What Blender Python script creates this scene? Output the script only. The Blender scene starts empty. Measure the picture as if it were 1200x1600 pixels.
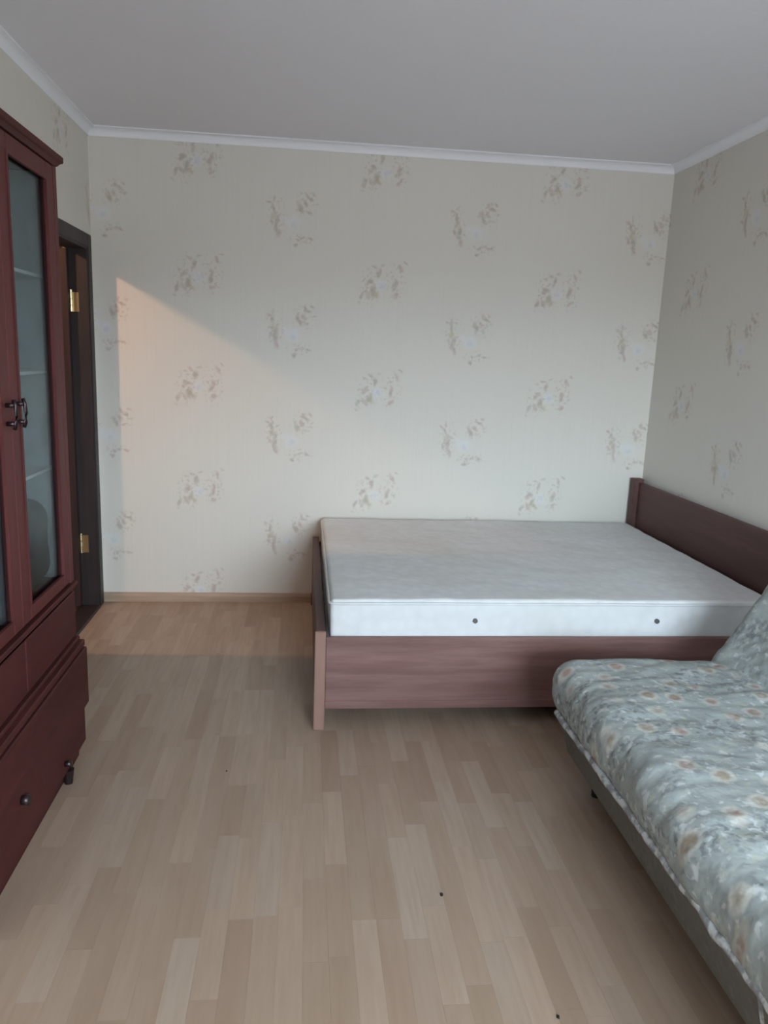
import bpy, bmesh, math, random
from mathutils import Vector, Matrix, noise
S = bpy.context.scene
C = S.collection
V = Vector
random.seed(7)
# ------------------------------------------------------------------ camera
cam_d = bpy.data.cameras.new('camera'); cam = bpy.data.objects.new('camera', cam_d); C.objects.link(cam)
cam_d.sensor_fit = 'HORIZONTAL'; cam_d.sensor_width = 36; cam_d.lens = 36.01; cam_d.clip_start = .02
CH = 1.4855
F_ = V((0.1052, 0.9742, -0.1998)).normalized(); R_ = V((0.9943, -0.0995, 0.0383)).normalized()
U_ = R_.cross(F_).normalized(); R_ = F_.cross(U_)
m = Matrix((R_, U_, -F_)).transposed().to_4x4(); m.translation = V((0, 0, CH)); cam.matrix_world = m
cam_d.dof.use_dof = True; cam_d.dof.focus_distance = 1.9; cam_d.dof.aperture_fstop = 9.0
S.camera = cam
# ------------------------------------------------------------------ world, light, exposure
S.view_settings.view_transform = 'Standard'; S.view_settings.look = 'None'
S.view_settings.gamma = 1; S.view_settings.use_curve_mapping = False
S.view_settings.exposure = 0.0
w = bpy.data.worlds.new('overcast_sky'); S.world = w; w.use_nodes = True
nt = w.node_tree; bg = nt.nodes['Background']
wc = nt.nodes.new('ShaderNodeTexCoord'); ws = nt.nodes.new('ShaderNodeSeparateXYZ'); nt.links.new(wc.outputs['Generated'], ws.inputs[0])
wr = nt.nodes.new('ShaderNodeValToRGB'); nt.links.new(ws.outputs[2], wr.inputs[0])
wr.color_ramp.elements[0].position = .0; wr.color_ramp.elements[0].color = (.255, .27, .285, 1)      # ground and houses below the horizon
wr.color_ramp.elements[1].position = .05; wr.color_ramp.elements[1].color = (.74, .89, 1.0, 1)     # even overcast sky
nt.links.new(wr.outputs[0], bg.inputs[0]); bg.inputs[1].default_value = 35.0
# the window in the rear wall, marked as a portal so that the sky is sampled through it
l = bpy.data.lights.new('window_portal', 'AREA'); l.shape = 'RECTANGLE'; l.size = 1.68; l.size_y = 1.35; l.cycles.is_portal = True
o = bpy.data.objects.new('window_portal', l); C.objects.link(o); o.location = (1.14, -1.19, 1.475); o.rotation_euler = (math.radians(90), 0, 0)
# hall lamp beyond the open door: a small warm source shaded so that it throws its light down through the doorway
hl = bpy.data.lights.new('hall_lamp_light', 'SPOT'); hl.energy = 54; hl.color = (1.0, .57, .32); hl.shadow_soft_size = .03
hl.spot_size = math.radians(150); hl.spot_blend = 1.0
ho = bpy.data.objects.new('hall_lamp_light', hl); C.objects.link(ho); ho.location = (-1.88, 3.69, 2.31)
ho.rotation_euler = V((1.25, .12, -2.31)).to_track_quat('-Z', 'Y').to_euler()

# ------------------------------------------------------------------ dimensions
D, XL, XR, H, YR = 4.489, -1.16, 2.074, 2.6, -1.2

# ------------------------------------------------------------------ helpers
def bx(bm, x0, x1, y0, y1, z0, z1, bev=0, seg=1):
    r = bmesh.ops.create_cube(bm, size=1)
    vs = r['verts']
    for v in vs:
        v.co = V(((x0+x1)/2+v.co.x*(x1-x0), (y0+y1)/2+v.co.y*(y1-y0), (z0+z1)/2+v.co.z*(z1-z0)))
    if bev:
        es = list({e for v in vs for e in v.link_edges})
        bmesh.ops.bevel(bm, geom=es, offset=bev, segments=seg, affect='EDGES', profile=.5)
def boxes(*l, bev=0, seg=1):
    bm = bmesh.new()
    for b in l: bx(bm, *b, bev=bev, seg=seg)
    return bm
def cyl(bm, p, q, r, n=16, r2=None):
    p, q = V(p), V(q); d = q-p
    mm = Matrix.Translation((p+q)/2) @ d.to_track_quat('Z', 'Y').to_matrix().to_4x4()
    bmesh.ops.create_cone(bm, cap_ends=True, segments=n, radius1=r, radius2=r if r2 is None else r2, depth=d.length, matrix=mm)
def tube(bm, pts, r, n=8):
    pts = [V(p) for p in pts]; rings = []
    for i, p in enumerate(pts):
        t = (pts[min(i+1, len(pts)-1)]-pts[max(i-1, 0)]).normalized()
        a = t.cross(V((0, 0, 1)));  a = a if a.length > .1 else t.cross(V((1, 0, 0)))
        a.normalize(); b = t.cross(a)
        rings.append([bm.verts.new(p+(a*math.cos(k*2*math.pi/n)+b*math.sin(k*2*math.pi/n))*r) for k in range(n)])
    for i in range(len(rings)-1):
        for k in range(n): bm.faces.new((rings[i][k], rings[i][(k+1) % n], rings[i+1][(k+1) % n], rings[i+1][k]))
    bm.faces.new(rings[0][::-1]); bm.faces.new(rings[-1])
def prism(bm, prof, axis, a, b):
    """closed profile of 2-D points extruded along axis ('x': (y,z), 'y': (x,z)) from a to b"""
    def P(u, v, t): return V((t, u, v)) if axis == 'x' else V((u, t, v))
    A = [bm.verts.new(P(u, v, a)) for u, v in prof]; B = [bm.verts.new(P(u, v, b)) for u, v in prof]
    n = len(prof)
    for i in range(n): bm.faces.new((A[i], A[(i+1) % n], B[(i+1) % n], B[i]))
    bm.faces.new(A[::-1]); bm.faces.new(B)
def obj(name, bm, mat, parent=None, smooth=False):
    bmesh.ops.recalc_face_normals(bm, faces=bm.faces[:])
    me = bpy.data.meshes.new(name); bm.to_mesh(me); bm.free()
    if smooth:
        for p in me.polygons: p.use_smooth = True
    if mat: me.materials.append(mat)
    o = bpy.data.objects.new(name, me); C.objects.link(o)
    if parent: o.parent = parent; o.matrix_parent_inverse = Matrix.Translation(-V(parent.location))
    return o
def thing(name, label, cat, loc=(0, 0, 0), group=None):
    o = bpy.data.objects.new(name, None); C.objects.link(o); o.location = loc; o.empty_display_size = .1
    o['label'] = label; o['category'] = cat
    if group: o['group'] = group
    return o
def struct(name, bm, mat, parent=None):
    o = obj(name, bm, mat, parent)
    if not parent: o['kind'] = 'structure'
    return o
def rounded(x0, x1, y0, y1, z0, z1, r, n=(24, 40, 10), disp=None, seg=4):
    """rounded box with a dense even grid: every surface point of a box pushed out from its inner box"""
    bm = bmesh.new(); c = V(((x0+x1)/2, (y0+y1)/2, (z0+z1)/2)); hs = V(((x1-x0)/2, (y1-y0)/2, (z1-z0)/2))
    def ticks(h, k):
        inner = [-h+r+(2*(h-r))*i/k for i in range(k+1)]
        lo = [-h+r-r*math.tan(math.pi/4*(seg-i)/seg) for i in range(seg)]
        return lo+inner+[-t for t in reversed(lo)]
    T = [ticks(hs[i], n[i]) for i in range(3)]; cache = {}
    def vert(p):
        k = tuple(round(a, 6) for a in p)
        if k not in cache:
            q = V([max(-hs[i]+r, min(hs[i]-r, p[i])) for i in range(3)]); d = V(p)-q
            nn = d.normalized() if d.length > 1e-9 else V((0, 0, 1))
            pos = q+nn*r+c
            if disp: pos = pos+nn*disp(pos)
            cache[k] = bm.verts.new(pos)
        return cache[k]
    for ax in range(3):
        u, v = [(1, 2), (2, 0), (0, 1)][ax]
        for s in (-1, 1):
            for i in range(len(T[u])-1):
                for j in range(len(T[v])-1):
                    f = []
                    for a, b in ((i, j), (i+1, j), (i+1, j+1), (i, j+1)):
                        p = [0, 0, 0]; p[ax] = s*hs[ax]; p[u] = T[u][a]; p[v] = T[v][b]; f.append(vert(p))
                    bm.faces.new(f if s > 0 else f[::-1])
    return bm

# ------------------------------------------------------------------ materials
class NT:
    def __init__(s, name):
        s.m = bpy.data.materials.new(name); s.m.use_nodes = True; s.t = s.m.node_tree; s.b = s.t.nodes['Principled BSDF']
    def n(s, typ, **k):
        nd = s.t.nodes.new(typ)
        for a, v in k.items(): setattr(nd, a, v)
        return nd
    def l(s, a, b): s.t.links.new(a, b)
    def val(s, sock, x):
        if hasattr(x, 'is_output'): s.l(x, sock)
        else: sock.default_value = x
    def math(s, op, a, b=0.0, c=None, clamp=False):
        n = s.n('ShaderNodeMath', operation=op, use_clamp=clamp); s.val(n.inputs[0], a); s.val(n.inputs[1], b)
        if c is not None: s.val(n.inputs[2], c)
        return n.outputs[0]
    def mix(s, f, a, b, mode='MIX'):
        n = s.n('ShaderNodeMix', data_type='RGBA', blend_type=mode); s.val(n.inputs[0], f)
        for i, x in ((6, a), (7, b)):
            if hasattr(x, 'is_output'): s.l(x, n.inputs[i])
            else: n.inputs[i].default_value = (*x, 1)
        return n.outputs[2]
    def pos(s): return s.n('ShaderNodeNewGeometry').outputs['Position']
    def sepxyz(s, v):
        n = s.n('ShaderNodeSeparateXYZ'); s.l(v, n.inputs[0]); return n.outputs
    def comb(s, x, y, z):
        n = s.n('ShaderNodeCombineXYZ'); s.val(n.inputs[0], x); s.val(n.inputs[1], y); s.val(n.inputs[2], z); return n.outputs[0]
    def scale(s, v, sc, off=(0, 0, 0)):
        n = s.n('ShaderNodeMapping'); s.l(v, n.inputs[0]); n.inputs[3].default_value = sc; n.inputs[1].default_value = off; return n.outputs[0]
    def noise(s, v, sc=1, det=3, rough=.5):
        n = s.n('ShaderNodeTexNoise'); s.l(v, n.inputs['Vector']); n.inputs['Scale'].default_value = sc
        n.inputs['Detail'].default_value = det; n.inputs['Roughness'].default_value = rough; return n.outputs[0]
    def ramp(s, f, a, b, c=0.0, d=1.0, smooth=True):
        n = s.n('ShaderNodeMapRange', interpolation_type='SMOOTHSTEP' if smooth else 'LINEAR')
        s.val(n.inputs[0], f); n.inputs[1].default_value = a; n.inputs[2].default_value = b; n.inputs[3].default_value = c; n.inputs[4].default_value = d
        return n.outputs[0]
    def bump(s, h, st, dist):
        n = s.n('ShaderNodeBump'); s.l(h, n.inputs['Height']); n.inputs['Strength'].default_value = st; n.inputs['Distance'].default_value = dist
        s.l(n.outputs[0], s.b.inputs['Normal'])
    def out(s, col=None, rough=.6, spec=.5):
        if col is not None: s.val(s.b.inputs['Base Color'], col if hasattr(col, 'is_output') else (*col, 1))
        s.val(s.b.inputs['Roughness'], rough); s.b.inputs['Specular IOR Level'].default_value = spec
        return s.m
def plain(name, col, rough=.6, spec=.5, var=.06, sc=6):
    t = NT(name); f = t.noise(t.pos(), sc)
    c = t.mix(f, tuple(a*(1-var) for a in col), tuple(min(1, a*(1+var)) for a in col))
    return t.out(c, rough, spec)
def wood(name, a, b, axis='y', rough=.4, sc=1.0, spec=.5):
    t = NT(name); k = {'x': (3, 40, 40), 'y': (40, 3, 40), 'z': (40, 40, 3)}[axis]
    k = tuple(q*sc for q in k)
    p = t.pos(); f = t.noise(t.scale(p, k), 1, 5, .62); g = t.noise(t.scale(p, tuple(q*.2 for q in k)), 1, 2)
    c = t.mix(t.ramp(f, .3, .7), a, b)
    c = t.mix(t.ramp(g, .35, .7, 0, .5), c, tuple(x*.72 for x in a))
    t.bump(f, .12, .002)
    return t.out(c, t.ramp(f, .2, .8, rough-.06, rough+.08), spec)

# wallpaper: a printed sprig repeat, half-drop, 1.02 m across and 0.60 m down
SPRIG_A = [  # dx, dz, half-width, half-height, tilt, colour index
    (-.005, .0, .035, .032, 0, 2), (.0, -.002, .016, .016, 0, 3), (-.072, .022, .018, .013, .5, 0), (-.085, .006, .015, .011, -.4, 1),
    (-.055, -.03, .016, .03, .35, 0), (-.04, -.048, .026, .013, .8, 4), (-.082, -.052, .011, .026, -.5, 1), (-.118, -.06, .011, .024, .35, 0),
    (.068, -.002, .013, .024, .3, 0), (.076, -.05, .019, .011, -.6, 1), (.078, .026, .011, .017, -.2, 1), (-.022, .068, .012, .027, .2, 0),
    (-.045, .1, .018, .008, .3, 1), (.0, .112, .018, .008, -.25, 5), (.1, .1, .01, .026, -.5, 1), (-.08, .085, .013, .006, .2, 5), (.125, .13, .013, .006, .6, 1), (-.13, -.1, .012, .007, .5, 5)]
SPRIG_B = [
    (.01, -.02, .04, .036, 0, 2), (.012, -.03, .017, .017, 0, 3), (-.035, .0, .014, .022, .3, 2), (-.085, -.022, .014, .038, .15, 0), (-.078, -.07, .012, .028, -.25, 1),
    (-.1, .02, .014, .024, .4, 4), (-.105, .058, .01, .021, -.3, 0), (-.128, .085, .016, .008, .4, 1), (-.1, .1, .008, .018, .1, 5), (-.112, -.02, .01, .015, -.4, 1),
    (.045, .06, .013, .026, -.5, 0), (.07, .082, .012, .021, -.7, 1), (.035, .085, .01, .018, .2, 5), (.1, .11, .018, .009, .4, 0), (.118, .135, .014, .007, .7, 1), (.078, .125, .009, .02, -.2, 1),
    (.085, .045, .016, .008, .2, 5), (.06, -.095, .025, .008, -.15, 5), (.1, -.1, .016, .007, .3, 1), (.03, -.105, .012, .007, .5, 1), (.018, -.135, .013, .011, .2, 0), (.132, .085, .012, .006, -.3, 5)]
PR = [(.45, .395, .335), (.54, .43, .385), (.74, .75, .78), (.60, .61, .66), (.52, .475, .33), (.58, .53, .47)]
def wallpaper(name, axis, u0, sgn):
    t = NT(name); X, Y, Z = t.sepxyz(t.pos())[:3]
    u = t.math('MULTIPLY_ADD', X if axis == 'x' else Y, sgn, u0)
    wv = t.n('ShaderNodeTexNoise'); t.l(t.comb(u, Z, 0.0), wv.inputs[0]); wv.inputs['Scale'].default_value = 26; wv.inputs['Detail'].default_value = 3
    wsep = t.n('ShaderNodeSeparateColor'); t.l(wv.outputs[1], wsep.inputs[0])
    du = t.math('MULTIPLY_ADD', wsep.outputs[0], .034, -.017); dv = t.math('MULTIPLY_ADD', wsep.outputs[1], .034, -.017)
    base = (.725, .695, .635)
    # fine vertical ribs of the paper
    rib = t.noise(t.comb(t.math('MULTIPLY', u, 150.0), t.math('MULTIPLY', Z, 1.5), 0.0), 1, 2)
    col = t.mix(rib, tuple(a*.965 for a in base), tuple(a*1.03 for a in base))
    patch = t.noise(t.comb(u, Z, 3.3), 45, 2)
    twig = t.noise(t.comb(u, Z, 8.1), 58, 3, .6)
    for sprig, cu, cz in ((SPRIG_A, .425, 1.868), (SPRIG_B, .935, 1.598)):
        a = t.math('SUBTRACT', t.math('WRAP', t.math('SUBTRACT', u, cu), .51, -.51), t.math('MULTIPLY', du, -1.0))
        b = t.math('ADD', t.math('WRAP', t.math('SUBTRACT', Z, cz), .3, -.3), dv)
        ab = t.comb(a, b, 0.0)
        for dx, dz, hw, hh, rot, ci in sprig:
            mp = t.n('ShaderNodeMapping'); mp.vector_type = 'TEXTURE'; t.l(ab, mp.inputs[0])
            mp.inputs[1].default_value = (dx, dz, 0); mp.inputs[2].default_value = (0, 0, -rot); mp.inputs[3].default_value = (hw, hh, 1)
            ln = t.n('ShaderNodeVectorMath', operation='LENGTH'); t.l(mp.outputs[0], ln.inputs[0])
            k = t.ramp(ln.outputs['Value'],   .35, 1.45, 1, 0)
            st = .62 if ci in (2, 3) else .72
            k = t.math('MULTIPLY', k, t.ramp(patch, .3, .6, st*.5, st))
            col = t.mix(k, col, PR[ci])
        # loose twigs and small leaves between the painted ones
        for (dx, dz, hw, hh) in (((-.07, 0, .075, .13), (.075, .02, .07, .13)) if sprig is SPRIG_A else ((-.09, .02, .06, .13), (.075, .08, .075, .085), (.05, -.1, .09, .04))):
            mp = t.n('ShaderNodeMapping'); mp.vector_type = 'TEXTURE'; t.l(ab, mp.inputs[0])
            mp.inputs[1].default_value = (dx, dz, 0); mp.inputs[3].default_value = (hw, hh, 1)
            ln = t.n('ShaderNodeVectorMath', operation='LENGTH'); t.l(mp.outputs[0], ln.inputs[0])
            k = t.math('MULTIPLY', t.ramp(ln.outputs['Value'], .5, 1.15, 1, 0), t.ramp(twig, .52, .66, 0, .55))
            col = t.mix(k, col, (.50, .435, .375))
    t.bump(rib, .1, .002)
    return t.out(col, .62, .35)
M = {}
M['wp_back'] = wallpaper('wallpaper_back', 'x', 0.0, 1.0)
M['wp_right'] = wallpaper('wallpaper_right', 'y', XR+D, -1.0)
M['wp_left'] = wallpaper('wallpaper_left', 'y', XL-D, 1.0)
M['ceiling'] = plain('ceiling_paint', (.86, .85, .90), .75, .3, .02, 40)
M['white'] = plain('white_moulding', (.88, .89, .93), .5, .4, .02)
M['hall'] = plain('hall_paint', (.55, .48, .38), .8)
M['skirt'] = wood('skirting_wood', (.38, .27, .19), (.46, .33, .24), 'x', .45)
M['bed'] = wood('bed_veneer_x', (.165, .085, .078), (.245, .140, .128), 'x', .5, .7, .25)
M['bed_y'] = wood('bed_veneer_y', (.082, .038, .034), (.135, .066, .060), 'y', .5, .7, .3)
M['bed_edge'] = wood('bed_edge_band', (.27, .15, .12), (.32, .19, .15), 'z', .45)
M['cab'] = wood('cabinet_wood_z', (.088, .021, .021), (.125, .033, .031), 'z', .52, 1.0, .2)
M['cab_y'] = wood('cabinet_wood_y', (.060, .016, .015), (.088, .024, .022), 'y', .55, 1.0, .15)
M['cab_in'] = wood('cabinet_inside', (.26, .275, .30), (.32, .335, .36), 'z', .6)
M['door'] = wood('door_wood', (.028, .011, .010), (.040, .016, .014), 'z', .5)
M['jamb'] = wood('door_frame_wood', (.022, .014, .015), (.034, .022, .023), 'z', .5)
t = NT('brass'); t.b.inputs['Metallic'].default_value = 1; M['brass'] = t.out((.72, .60, .36), .32)
t = NT('dark_bronze'); t.b.inputs['Metallic'].default_value = .8; M['bronze'] = t.out((.06, .04, .045), .35)
M['black'] = plain('black_crumb', (.012, .010, .008), .7)
M['button'] = plain('button_metal', (.10, .10, .10), .4)
# glass
t = NT('cabinet_glass'); nt = t.t
tr = t.n('ShaderNodeBsdfTransparent'); tr.inputs[0].default_value = (.80, .84, .84, 1); gl = t.n('ShaderNodeBsdfGlossy'); gl.inputs['Roughness'].default_value = .03
gl.inputs[0].default_value = (.86, .94, 1, 1)
fr = t.n('ShaderNodeFresnel'); fr.inputs[0].default_value = 1.52
mx = t.n('ShaderNodeMixShader'); t.l(t.math('MULTIPLY', fr.outputs[0], .25, clamp=True), mx.inputs[0]); t.l(tr.outputs[0], mx.inputs[1]); t.l(gl.outputs[0], mx.inputs[2])
t.l(mx.outputs[0], nt.nodes['Material Output'].inputs[0]); M['glass'] = t.m
# mattress ticking
def ticking(name, col):
    t = NT(name); p = t.pos(); q = t.noise(p, 60, 3)
    v = t.n('ShaderNodeTexVoronoi'); t.l(p, v.inputs[0]); v.inputs['Scale'].default_value = 22
    stain = t.ramp(t.noise(p, 2.2, 4), .42, .75, 0, .35)
    c = t.mix(v.outputs['Distance'], tuple(a*1.03 for a in col), tuple(a*.93 for a in col)); c = t.mix(stain, c, tuple(a*b for a, b in zip(col, (.86, .84, .76))))
    t.bump(t.math('ADD', v.outputs['Distance'], t.math('MULTIPLY', q, .3)), .25, .004)
    return t.out(c, .85, .2)
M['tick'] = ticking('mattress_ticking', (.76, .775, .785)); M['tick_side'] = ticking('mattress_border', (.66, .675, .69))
# floor strips
def laminate(name, rnd):
    t = NT(name); p = t.pos(); x, y, z = t.sepxyz(p)[:3]
    if rnd == 'obj': r = t.n('ShaderNodeObjectInfo').outputs['Random']
    else: r = t.n('ShaderNodeNewGeometry').outputs['Random Per Island']
    g = t.noise(t.comb(t.math('MULTIPLY', x, 55.0), t.math('MULTIPLY', y, 4.0), t.math('MULTIPLY', r, 37.0)), 1, 4, .6)
    s = t.noise(t.comb(t.math('MULTIPLY', x, 12.0), t.math('MULTIPLY', y, 1.5), t.math('MULTIPLY', r, 91.0)), 1, 3)
    c = t.mix(r, (.325, .229, .164), (.405, .297, .222))
    c = t.mix(t.ramp(t.math('FRACT', t.math('MULTIPLY', r, 7.3)), .55, .95, 0, .5), c, (.415, .33, .265))
    c = t.mix(t.ramp(t.math('FRACT', t.math('MULTIPLY', r, 13.7)), .72, .95, 0, .55), c, (.30, .20, .145))
    c = t.mix(t.ramp(g, .35, .75, 0, .28), c, (.26, .17, .12)); c = t.mix(t.ramp(s, .4, .75, 0, .25), c, (.44, .355, .28))
    t.bump(g, .05, .001)
    return t.out(c, t.ramp(g, .2, .8, .36, .48), .45)
M['lam'] = laminate('laminate_strip', 'obj'); M['lam_far'] = laminate('laminate_far', 'isl')
M['sub'] = plain('underlay', (.36, .27, .20), .8)
# sofa cover
def cover(name, dark=0.0):
    t = NT(name); tc = t.n('ShaderNodeTexCoord').outputs['Object']
    def warp(sc, amt):
        w1 = t.n('ShaderNodeTexNoise'); t.l(tc, w1.inputs[0]); w1.inputs['Scale'].default_value = sc
        wa = t.n('ShaderNodeVectorMath', operation='MULTIPLY_ADD'); t.l(w1.outputs[1], wa.inputs[0]); wa.inputs[1].default_value = (amt,)*3; t.l(tc, wa.inputs[2])
        return wa.outputs[0]
    wp = warp(40, .02)
    base = t.mix(t.noise(wp, 14, 3), (.265, .30, .30), (.42, .46, .45))
    # small leaves, dark and light, in loose drifts
    lf = t.noise(wp, 48, 2, .5); big = t.noise(tc, 6.5, 2)
    base = t.mix(t.math('MULTIPLY', t.ramp(lf, .48, .64), t.ramp(big, .42, .62, .12, .72)), base, (.155, .17, .185))
    lf2 = t.noise(t.scale(wp, (1, 1, 1), (3, 1, 7)), 38, 2, .5)
    base = t.mix(t.ramp(lf2, .56, .68, 0, .6), base, (.62, .65, .65))
    lf3 = t.noise(t.scale(wp, (1, 1, 1), (9, 4, 2)), 26, 3, .6)
    base = t.mix(t.ramp(lf3, .57, .68, 0, .45), base, (.40, .42, .33))
    # roses: cream petals around a rust heart
    v = t.n('ShaderNodeTexVoronoi'); t.l(t.scale(warp(55, .012), (1, 1, .45)), v.inputs[0]); v.inputs['Scale'].default_value = 10.5; v.inputs['Randomness'].default_value = .7
    cs = t.n('ShaderNodeSeparateColor'); t.l(v.outputs['Color'], cs.inputs[0])
    d = v.outputs['Distance']; on = t.ramp(cs.outputs[0], .34, .38)
    base = t.mix(t.math('MULTIPLY', t.math('MULTIPLY', t.ramp(d, .27, .38, 1, 0), on), .45), base, (.60, .56, .49))
    core = t.math('MULTIPLY', t.math('MULTIPLY', t.ramp(d, .14, .26, 1, 0), on), t.ramp(lf2, .45, .62, 1, .6))
    base = t.mix(t.math('MULTIPLY', core, .68), base, t.mix(t.ramp(cs.outputs[1], .3, .7), (.26, .135, .105), (.25, .19, .13)))
    base = t.mix(t.math('MULTIPLY', t.math('MULTIPLY', t.ramp(d, .03, .08, 1, 0), on), .35), base, (.44, .33, .24))
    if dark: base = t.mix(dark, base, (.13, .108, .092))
    t.bump(t.math('ADD', t.noise(tc, 26, 2), t.noise(t.scale(tc, (9, 15, 10)), 1, 3)), .45, .009)
    return t.out(base, .85, .15)
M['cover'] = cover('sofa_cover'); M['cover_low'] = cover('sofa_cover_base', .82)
t = NT('trim_fabric'); M['trimf'] = t.out(t.mix(t.ramp(t.noise(t.pos(), 38, 3), .4, .6), (.25, .26, .27), (.56, .57, .58)), .8, .2)

# ------------------------------------------------------------------ room shell
DY0, DY1, DZ = 3.655, 4.385, 1.985      # door opening in the left wall
T = .10
struct('wall_back', boxes((XL-T, XR+.2, D, D+.2, -.1, H+.1)), M['wp_back'])
struct('wall_right', boxes((XR, XR+.2, YR-.2, D, -.1, H+.1)), M['wp_right'])
struct('wall_left', boxes((XL-T, XL, YR, DY0, -.1, H+.1), (XL-T, XL, DY1, D, -.1, H+.1), (XL-T, XL, DY0, DY1, DZ, H+.1)), M['wp_left'])
WX0, WX1, WZ0, WZ1 = .30, 1.98, .80, 2.15
struct('wall_rear', boxes((XL-T, WX0, YR-.2, YR, -.1, H+.1), (WX1, XR, YR-.2, YR, -.1, H+.1), (WX0, WX1, YR-.2, YR, -.1, WZ0), (WX0, WX1, YR-.2, YR, WZ1, H+.1)), M['wp_back'])
struct('ceiling', boxes((XL, XR, YR, D, H, H+.1)), M['ceiling'])
win = bpy.data.objects.new('window_1', None); C.objects.link(win); win['kind'] = 'structure'; win.location = ((WX0+WX1)/2, YR-.1, WZ0)
wf = []
for a, b in ((WX0, WX0+.06), (1.11, 1.17), (WX1-.06, WX1)): wf.append((a, b, YR-.13, YR-.07, WZ0, WZ1))
for a, b in ((WZ0, WZ0+.06), (WZ1-.06, WZ1)): wf.append((WX0+.06, 1.11, YR-.13, YR-.07, a, b)); wf.append((1.17, WX1-.06, YR-.13, YR-.07, a, b))
obj('window_frame', boxes(*wf), M['white'], win)
obj('window_sill', boxes((WX0-.05, WX1+.05, YR-.07, YR+.15, WZ0-.03, WZ0), bev=.006), M['white'], win)

# hall behind the door
HX = -2.7
struct('wall_hall', boxes((HX-.1, HX, 2.6, 5.3, -.1, H+.1), (HX, XL-T, 2.5, 2.6, -.1, H+.1), (HX, XL-T, 5.2, 5.3, -.1, H+.1), (XL-T-.05, XL-T, D, 5.2, -.1, H+.1)), M['hall'])
struct('ceiling_hall', boxes((HX, XL-T, 2.6, 5.2, H, H+.1)), M['ceiling'])
struct('floor_hall', boxes((HX, XL-T, 2.6, 5.2, -.1, -.012)), M['sub'])

# floor: strips of three-strip laminate, each a piece of its own
fl = struct('floor', boxes((XL, XR, YR, D, -.1, -.008)), M['sub'])
def proj(p):
    d = V(p)-V((0, 0, CH)); z = d.dot(F_)
    if z < .3: return None
    return 600+1200.36*d.dot(R_)/z, 800-1200.36*d.dot(U_)/z
pieces = []
W = .0655; nrow = int(math.ceil((XR-XL)/W)); rng = random.Random(3)
for i in range(nrow):
    x0 = XL+i*W; x1 = min(x0+W, XR); y = YR-rng.random()*.4
    while y < D:
        L = rng.uniform(.26, .46); y0 = max(y, YR); y1 = min(y+L, D); y += L
        if y1-y0 < .02: continue
        pieces.append((x0, x1, y0, y1))
def vis(p):
    x0, x1, y0, y1 = p; cx, cy = (x0+x1)/2, (y0+y1)/2
    a = proj((x0, y0, 0)); b = proj((x1, y0, 0)); c = proj((cx, y1, 0))
    if not a or not b or not c: return 0
    if a[0] > 1200 or b[0] < 0 or c[1] > 1600: return 0
    if cx < -.80 and cy < 3.05+(-.8-cx)*3: return 0
    if cx > 1.05 and cy < 2.85: return 0
    if cx > .06 and cy > 2.95: return 0
    return (b[0]-a[0])*(a[1]-c[1])
rank = sorted(pieces, key=vis, reverse=True)
near = [p for p in rank[:300] if vis(p) > 0]; rest = [p for p in pieces if p not in set(near)]
bm = boxes((0, 1, 0, 1, -.008, 0)); ume = bpy.data.meshes.new('plank'); bmesh.ops.recalc_face_normals(bm, faces=bm.faces[:]); bm.to_mesh(ume); bm.free(); ume.materials.append(M['lam'])
G = .00012
for x0, x1, y0, y1 in near:
    o = bpy.data.objects.new('plank', ume); C.objects.link(o); o.parent = fl
    o.location = (x0+G, y0+G, rng.uniform(-.0002, 0)); o.scale = (x1-x0-2*G, y1-y0-2*G, 1)
o = obj('plank_field', boxes(*[(a+G, b-G, c+G, d-G, -.008, 0) for a, b, c, d in rest]), M['lam_far'], fl); o['kind'] = 'stuff'

# crown moulding and skirting
K = .043
def crown(n=6):
    pts = [(0, 0), (0, -K)]
    for i in range(n+1):
        a = i/n*math.pi/2; pts.append((.006+(K-.006)*(1-math.cos(a)), -K+(K-.006)*math.sin(a)*1.0))
    pts.append((K, 0)); return pts
cp = crown()
bm = bmesh.new(); prism(bm, [(D-u, H+v) for u, v in cp], 'x', XL, XR); struct('trim_1', bm, M['white'])
bm = bmesh.new(); prism(bm, [(XL+u, H+v) for u, v in cp], 'y', YR, D-.001); struct('trim_2', bm, M['white'])
bm = bmesh.new(); prism(bm, [(XR-u, H+v) for u, v in cp], 'y', YR, D-.001); struct('trim_3', bm, M['white'])
sk = [(0, 0), (.016, 0), (.016, .036), (.010, .050), (.004, .054), (0, .054)]
bm = bmesh.new(); prism(bm, [(D-u, v) for u, v in sk], 'x', XL, XR); struct('baseboard_back', bm, M['skirt'])
bm = bmesh.new(); prism(bm, [(XL+u, v) for u, v in sk], 'y', YR, DY0-.07); struct('baseboard_left', bm, M['skirt'])
bm = bmesh.new(); prism(bm, [(XR-u, v) for u, v in sk], 'y', YR, D-.017); struct('baseboard_right', bm, M['skirt'])

# door: frame, casing, leaf swung out into the hall, brass hinges
dr = bpy.data.objects.new('door_1', None); C.objects.link(dr); dr['kind'] = 'structure'; dr.location = (XL-.05, DY1, 0)
CW = .068
obj('casing', boxes((XL, XL+.010, DY1, DY1+CW, 0, DZ+CW), (XL, XL+.010, DY0-CW, DY0, 0, DZ+CW), (XL, XL+.010, DY0, DY1, DZ, DZ+CW), bev=.003), M['jamb'], dr)
obj('jamb', boxes((XL-T, XL+.004, DY1-.012, DY1, 0, DZ), (XL-T, XL+.004, DY0, DY0+.012, 0, DZ), (XL-T, XL+.004, DY0+.012, DY1-.012, DZ-.012, DZ)), M['jamb'], dr)
obj('threshold', boxes((XL-T, XL+.012, DY0+.012, DY1-.012, -.01, .012), bev=.004), M['jamb'], dr)
LX1 = XL-T+.012; LX0 = LX1-.69; LY0, LY1 = DY1-.052, DY1-.014
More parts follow.
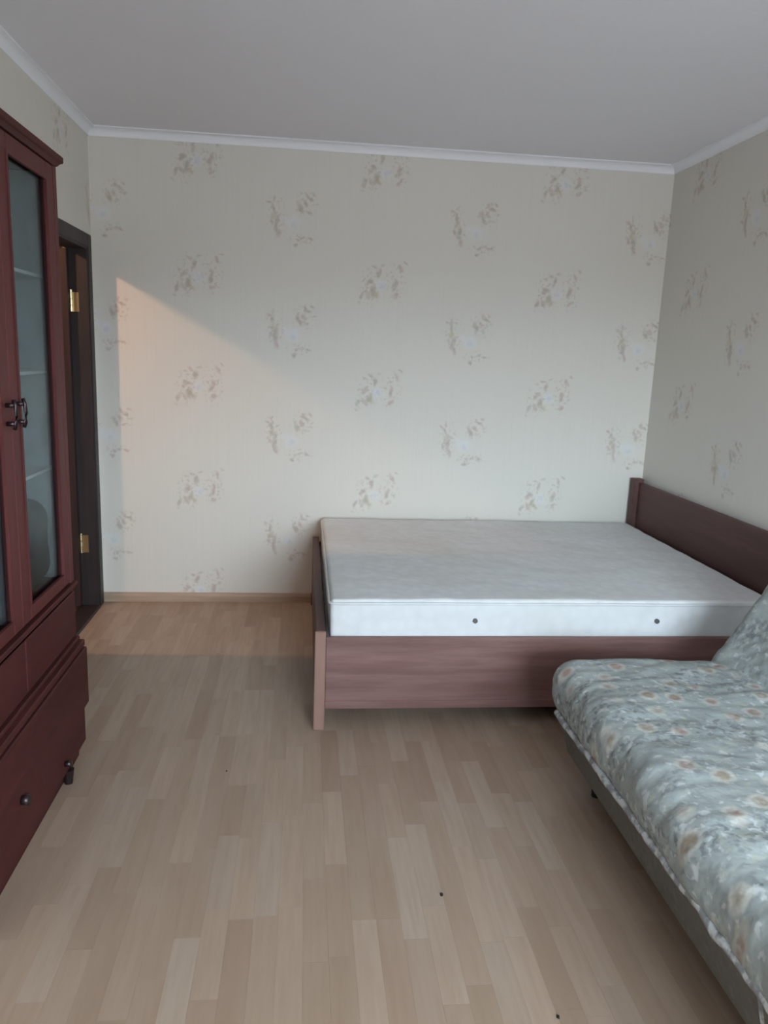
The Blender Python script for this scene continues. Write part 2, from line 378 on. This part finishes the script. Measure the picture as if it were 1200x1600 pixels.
leaf = obj('door_leaf', boxes((LX0, LX1, LY0, LY1, .016, DZ-.016), bev=.003), M['door'], dr)
pn = []
for z0, z1 in ((.14, .85), (1.0, 1.85)):
    pn += [(LX0+.11, LX1-.11, LY0-.008, LY0+.001, z0, z0+.02), (LX0+.11, LX1-.11, LY0-.008, LY0+.001, z1-.02, z1), (LX0+.11, LX0+.13, LY0-.008, LY0+.001, z0+.02, z1-.02), (LX1-.13, LX1-.11, LY0-.008, LY0+.001, z0+.02, z1-.02)]
obj('panel_moulding', boxes(*pn), M['door'], leaf)
for hz in (1.70, .375):
    bm = boxes((XL-T+.016, XL-.044, DY1-.0145, DY1-.0115, hz-.05, hz+.05))
    for k in range(3): cyl(bm, (XL-T+.019, DY1-.020, hz-.05+k*.034), (XL-T+.019, DY1-.020, hz-.05+k*.034+.031), .009, 12)
    h = obj('hinge', bm, M['brass'], dr)
    bm = bmesh.new(); cyl(bm, (XL-T+.019, DY1-.020, hz+.05), (XL-T+.019, DY1-.020, hz+.062), .006, 10); obj('hinge_pin', bm, M['brass'], h)

# ------------------------------------------------------------------ bed
YF = 2.872
bed = thing('bed_frame', 'reddish brown veneered double bed frame in the corner, headboard against the right wall', 'bed', (1.0, 3.66, 0))
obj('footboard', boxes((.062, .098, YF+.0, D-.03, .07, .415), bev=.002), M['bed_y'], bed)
obj('edge_band', boxes((.056, .100, YF-.018, YF, .0, .416), bev=.003), M['bed_edge'], bed)['label'] = 'lighter reddish front edge of the footboard'
obj('leg', boxes((.058, .100, D-.07, D-.03, 0, .07), bev=.002), M['bed_y'], bed)
obj('leg', boxes((.062, .098, YF+.001, YF+.06, 0, .07), bev=.002), M['bed_y'], bed)
rail = obj('side_rail', boxes((.100, XR-.085, YF, YF+.022, .085, .386), bev=.003), M['bed'], bed)
obj('bottom_strip', boxes((.101, XR-.086, YF-.004, YF, .085, .118), bev=.0015), M['bed'], rail)
obj('side_rail', boxes((.098, XR-.085, D-.052, D-.03, .085, .386), bev=.003), M['bed'], bed)
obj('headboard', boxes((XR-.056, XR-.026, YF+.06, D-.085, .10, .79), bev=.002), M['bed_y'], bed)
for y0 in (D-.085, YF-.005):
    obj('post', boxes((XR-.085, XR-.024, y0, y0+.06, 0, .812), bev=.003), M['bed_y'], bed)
for k in range(12):
    y = 0
    x = .16+k*.155
    obj('slat', boxes((x, x+.06, YF+.022, D-.052, .325, .345)), M['skirt'], bed)
mat = thing('mattress', 'white and grey quilted mattress with plain border lying on the brown bed', 'mattress', (1.05, 3.67, .346))
MX0, MX1, MY0, MY1 = .112, XR-.088, YF+.026, D-.055
def md(p):
    return .004*noise.noise(p*3.1)+.0035*noise.noise(p*9)
bm = rounded(MX0, MX1, MY0, MY1, .346, .536, .022, n=(60, 48, 6), disp=md)
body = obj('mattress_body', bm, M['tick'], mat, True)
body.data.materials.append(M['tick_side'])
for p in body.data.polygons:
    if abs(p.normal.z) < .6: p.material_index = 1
for z in (.520, .366):
    pts = []; r = .022
    q = [(MX0, MY0), (MX1, MY0), (MX1, MY1), (MX0, MY1)]
    e = .003
    for (cx, cy, a0) in ((MX1-r, MY0+r, -90), (MX1-r, MY1-r, 0), (MX0+r, MY1-r, 90), (MX0+r, MY0+r, 180)):
        for i in range(5):
            a = math.radians(a0+i*22.5); pts.append((cx+(r-.001+e)*math.cos(a), cy+(r-.001+e)*math.sin(a), z))
    # densify so the welt follows the slightly uneven border
    dense = []
    for i in range(len(pts)):
        a, b = V(pts[i]), V(pts[(i+1) % len(pts)]); n = max(1, int((b-a).length/.05))
        for k in range(n):
            p = a.lerp(b, k/n); p.z += .003*noise.noise(V((p.x*4, p.y*4, z))); dense.append(p)
    dense.append(dense[0].copy()); bm = bmesh.new(); tube(bm, dense, .0055, 8); obj('piping', bm, M['tick_side'], mat, True)
for x in (.700, 1.467):
    bm = bmesh.new(); cyl(bm, (x, MY0-.007, .450), (x, MY0+.002, .450), .010, 16); b = obj('vent_button', bm, M['button'], mat)

# ------------------------------------------------------------------ glazed cabinet
CX = -.798; CB = XL+.02; CY0, CY1 = 1.76, 2.70
cab = thing('display_cabinet', 'tall reddish brown cabinet with glazed doors and drawers below, standing against the left wall', 'cabinet', (-.97, 2.23, 0))
obj('cornice', boxes((CB, CX+.012, CY0-.045, CY1+.045, 2.048, 2.070), bev=.004), M['cab_y'], cab)
bm = bmesh.new()
lo = [(CB, CY0), (CX+.002, CY0), (CX+.002, CY1), (CB, CY1)]; hi = [(CB, CY0-.036), (CX+.006, CY0-.036), (CX+.006, CY1+.036), (CB, CY1+.036)]
A = [bm.verts.new((x, y, 2.030)) for x, y in lo]; B = [bm.verts.new((x, y, 2.048)) for x, y in hi]
for i in range(4): bm.faces.new((A[i], A[(i+1) % 4], B[(i+1) % 4], B[i]))
bm.faces.new(A[::-1]); bm.faces.new(B); obj('cornice_cove', bm, M['cab_y'], cab)
s = .018
obj('side_panel', boxes((CB, CX-.022, CY1-s, CY1, .665, 2.030)), M['cab'], cab)
obj('side_panel', boxes((CB, CX-.022, CY0, CY0+s, .665, 2.030)), M['cab'], cab)
obj('top_panel', boxes((CB, CX-.022, CY0+s, CY1-s, 2.012, 2.030)), M['cab_y'], cab)
obj('back_panel', boxes((CB, CB+.006, CY0+s, CY1-s, .665, 2.012)), M['cab_in'], cab)
for a in (CY1-s-.003, CY0+s, 2.192, 2.213):
    obj('inner_lining', boxes((CB+.007, CX-.034, a, a+.002, .684, 2.010)), M['cab_in'], cab)
obj('divider', boxes((CB+.006, CX-.03, 2.196, 2.212, .683, 2.012)), M['cab'], cab)
for a in (CY1-.036, CY0): obj('face_frame', boxes((CX-.022, CX, a, a+.036, .665, 2.030), bev=.002), M['cab'], cab)
M['shelfg'] = plain('pale_shelf', (.70, .72, .74), .4)
for z in (1.69, 1.39, 1.07):
    for a, b in ((CY0+s+.004, 2.190), (2.217, CY1-s-.005)):
        obj('shelf', boxes((CB+.02, CX-.05, a, b, z-.005, z+.005)), M['shelfg'], cab)
obj('bottom_panel', boxes((CB+.006, CX-.022, CY0+s, CY1-s, .666, .682)), M['cab_y'], cab)
def glazed(y0, y1, hside):
    z0, z1 = .672, 2.026; st = .066; rl = .048; gb = .040
    d = obj('door', boxes((CX-.02, CX, y0, y0+st, z0, z1), (CX-.02, CX, y1-st, y1, z0, z1), (CX-.02, CX, y0+st, y1-st, z1-rl, z1), (CX-.02, CX, y0+st, y1-st, z0, z0+gb), bev=.003), M['cab'], cab)
    ia, ib, ja, jb = y0+st, y1-st, z0+gb, z1-rl
    obj('glazing_bead', boxes((CX-.006, CX+.003, ia-.004, ia+.006, ja-.004, jb+.004), (CX-.006, CX+.003, ib-.006, ib+.004, ja-.004, jb+.004),
                              (CX-.006, CX+.003, ia+.006, ib-.006, ja-.004, ja+.006), (CX-.006, CX+.003, ia+.006, ib-.006, jb-.006, jb+.004)), M['cab'], d)
    obj('glass_pane', boxes((CX-.013, CX-.010, ia, ib, ja, jb)), M['glass'], d)
    hy = y0+.034 if hside < 0 else y1-.034
    bm = bmesh.new()
    for zz in (1.265, 1.315): cyl(bm, (CX, hy, zz), (CX+.022, hy, zz), .0065, 10)
    tube(bm, [(CX+.020, hy, 1.250), (CX+.025, hy, 1.265), (CX+.027, hy, 1.29), (CX+.025, hy, 1.315), (CX+.020, hy, 1.33)], .0055, 8)
    obj('handle', bm, M['bronze'], d, True)
glazed(2.206, 2.663, -1); glazed(1.797, 2.203, 1)
def mass(y0, y1, top, label):  # plain dark solid standing in for the dark patch in the lower panes
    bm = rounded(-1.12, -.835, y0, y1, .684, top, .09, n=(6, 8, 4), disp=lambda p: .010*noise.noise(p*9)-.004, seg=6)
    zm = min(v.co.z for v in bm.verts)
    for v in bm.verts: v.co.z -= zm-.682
    o = obj('mass', bm, M['mass'], None, True); o['label'] = label; o['category'] = 'mass'; o['group'] = 'dark masses inside the cabinet'
M['mass'] = plain('dark_mass', (.018, .014, .018), .6)
mass(2.225, 2.668, .985, 'dark rounded mass behind the lower glass of the cabinet door nearest the room door')
mass(1.80, 2.185, .97, 'dark rounded mass behind the cabinet door cut off by the left picture edge')
# waist and lower unit
obj('waist_moulding', boxes((CB, CX+.012, CY0-.004, CY1+.004, .652, .666), (CB, CX+.004, CY0, CY1, .640, .652), bev=.003), M['cab_y'], cab)
obj('side_panel', boxes((CB, CX-.004, CY1-s, CY1, .06, .640)), M['cab'], cab)
obj('side_panel', boxes((CB, CX-.004, CY0, CY0+s, .06, .640)), M['cab'], cab)
obj('back_panel', boxes((CB, CB+.006, CY0+s, CY1-s, .06, .640)), M['cab_in'], cab)
obj('bottom_panel', boxes((CB+.006, CX-.004, CY0+s, CY1-s, .06, .078)), M['cab_y'], cab)
def front(z0, z1, y0, y1, x, hz, name='drawer'):
    d = obj(name, boxes((CX-.004, x, y0, y1, z0, z1), bev=.004), M['cab_y'], cab)
    if hz:
        bm = bmesh.new()
        ym = (y0+y1)/2
        for yy in (ym-.04, ym+.04): cyl(bm, (x, yy, hz), (x+.02, yy, hz), .005, 8)
        tube(bm, [(x+.018, ym-.055, hz), (x+.026, ym-.03, hz-.008), (x+.028, ym, hz-.011), (x+.026, ym+.03, hz-.008), (x+.018, ym+.055, hz)], .006, 8)
        obj('handle', bm, M['bronze'], d, True)
    return d
front(.468, .632, 2.206, CY1-.004, CX+.002, 0); front(.468, .632, CY0+.004, 2.202, CX+.002, 0)
obj('ledge', boxes((CB+.01, CX+.028, CY0-.004, CY1+.002, .425, .448), (CB+.01, CX+.012, CY0, CY1, .448, .462), bev=.003), M['cab_y'], cab)
front(.205, .420, CY0+.0, CY1+.004, CX+.034, 0)
front(.055, .200, CY0+.0, CY1+.002, CX+.018, 0)
bm = bmesh.new(); cyl(bm, (CX+.030, 2.02, .235), (CX+.056, 2.02, .235), .012, 14, .016); obj('knob', bm, M['bronze'], cab, True)
bm = bmesh.new(); cyl(bm, (CX+.016, 2.45, .10), (CX+.040, 2.45, .10), .009, 14, .012); obj('knob', bm, M['bronze'], cab, True)
obj('plinth', boxes((CB+.01, CX-.006, CY0+.01, CY1-.01, .0, .055)), M['cab_y'], cab)
for y in (2.50, 1.84):
    bm = bmesh.new(); cyl(bm, (CX+.012, y, 0), (CX+.012, y, .052), .014, 14, .020); obj('foot', bm, M['bronze'], cab)

# ------------------------------------------------------------------ sofa
sofa = thing('folding_sofa', 'low folding sofa in a grey green rose-print cover, between the bed and the right wall', 'sofa', (1.4, 1.6, 0))
SY0, SY1 = .62, 2.51
def sd(p):
    q = V((p.x*4, p.y*13, p.z*5))
    r = .010*noise.noise(V((p.x*5, p.y*5, p.z*5)))+.004*noise.noise(q)
    r += .0045*noise.noise(V((p.x*12+3*noise.noise(p*4), p.y*26, p.z*14)))
    r -= .016*max(0, noise.noise(V((p.x*2.2+4, p.y*3.4, 0))))
    return r
seat = obj('seat', rounded(.876, 1.62, SY0, SY1, .262, .474, .092, n=(60, 150, 5), disp=sd, seg=7), M['cover'], sofa, True)
# backrest, built upright and tilted back
BH, BT = .60, .15
ang = math.radians(30)
def bd(p):
    r = .012*noise.noise(V((p.x*5, p.y*4, p.z*4)))+.007*noise.noise(V((p.x*3, p.y*11+p.z*9, p.z*3)))
    r += .005*noise.noise(V((p.x*9, p.y*22+p.z*24, p.z*5)))
    return r
bm = rounded(0, BT, SY0+.01, SY1+.02, 0, BH, .07, n=(6, 150, 50), disp=bd, seg=7)
bmesh.ops.transform(bm, matrix=Matrix.Translation((1.452, 0, .385)) @ Matrix.Rotation(ang, 4, 'Y'), verts=bm.verts[:])
obj('backrest', bm, M['cover'], sofa, True)
# base apron: slopes inwards to its lower edge
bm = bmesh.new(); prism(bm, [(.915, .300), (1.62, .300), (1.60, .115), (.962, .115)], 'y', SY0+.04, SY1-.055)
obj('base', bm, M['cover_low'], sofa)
pts = []
n = 120
for i in range(n+1):
    y = SY0+.05+(SY1-.11-SY0-.05)*i/n
    pts.append((.892+.005*noise.noise(V((y*8, 0, 0))), y, .318-.018*(y-1.0)+.007*noise.noise(V((y*13, 5, 0)))+.004*noise.noise(V((y*31, 2, 0)))))
bm = bmesh.new(); tube(bm, pts, .013, 8); obj('piping', bm, M['trimf'], sofa, True)
bm = bmesh.new(); tube(bm, [(.918, 1.225, .295), (.963, 1.225, .118)], .007, 8); obj('seam_strip', bm, M['trimf'], sofa)
for x in (1.04, 1.52):
    for y in (SY0+.14, SY1-.16):
        bm = bmesh.new(); cyl(bm, (x, y, 0), (x, y, .118), .016, 14, .02); obj('leg', bm, M['black'], sofa)

# ------------------------------------------------------------------ crumbs on the floor
def crumb(x, y, label, s, sd_):
    bm = bmesh.new(); bmesh.ops.create_icosphere(bm, subdivisions=2, radius=.0045)
    for v in bm.verts:
        v.co *= 1+.45*noise.noise(v.co*300+V((sd_, 0, 0))); v.co.y *= 1.5; v.co.z *= .6
        v.co *= s
    zmin = min(v.co.z for v in bm.verts)
    for v in bm.verts: v.co += V((x, y, -zmin))
    o = obj('crumb', bm, M['black']); o['label'] = label; o['category'] = 'crumb'; o['group'] = 'crumbs on the floor'
crumb(.408, 1.876, 'small black crumb in the middle of the laminate floor', .95, 1)
crumb(.608, 1.455, 'small black crumb on the floor nearest the camera, at the bottom edge', .8, 5)
crumb(-.256, 2.557, 'tiny black crumb on the floor between the cabinet and the bed', .65, 9)
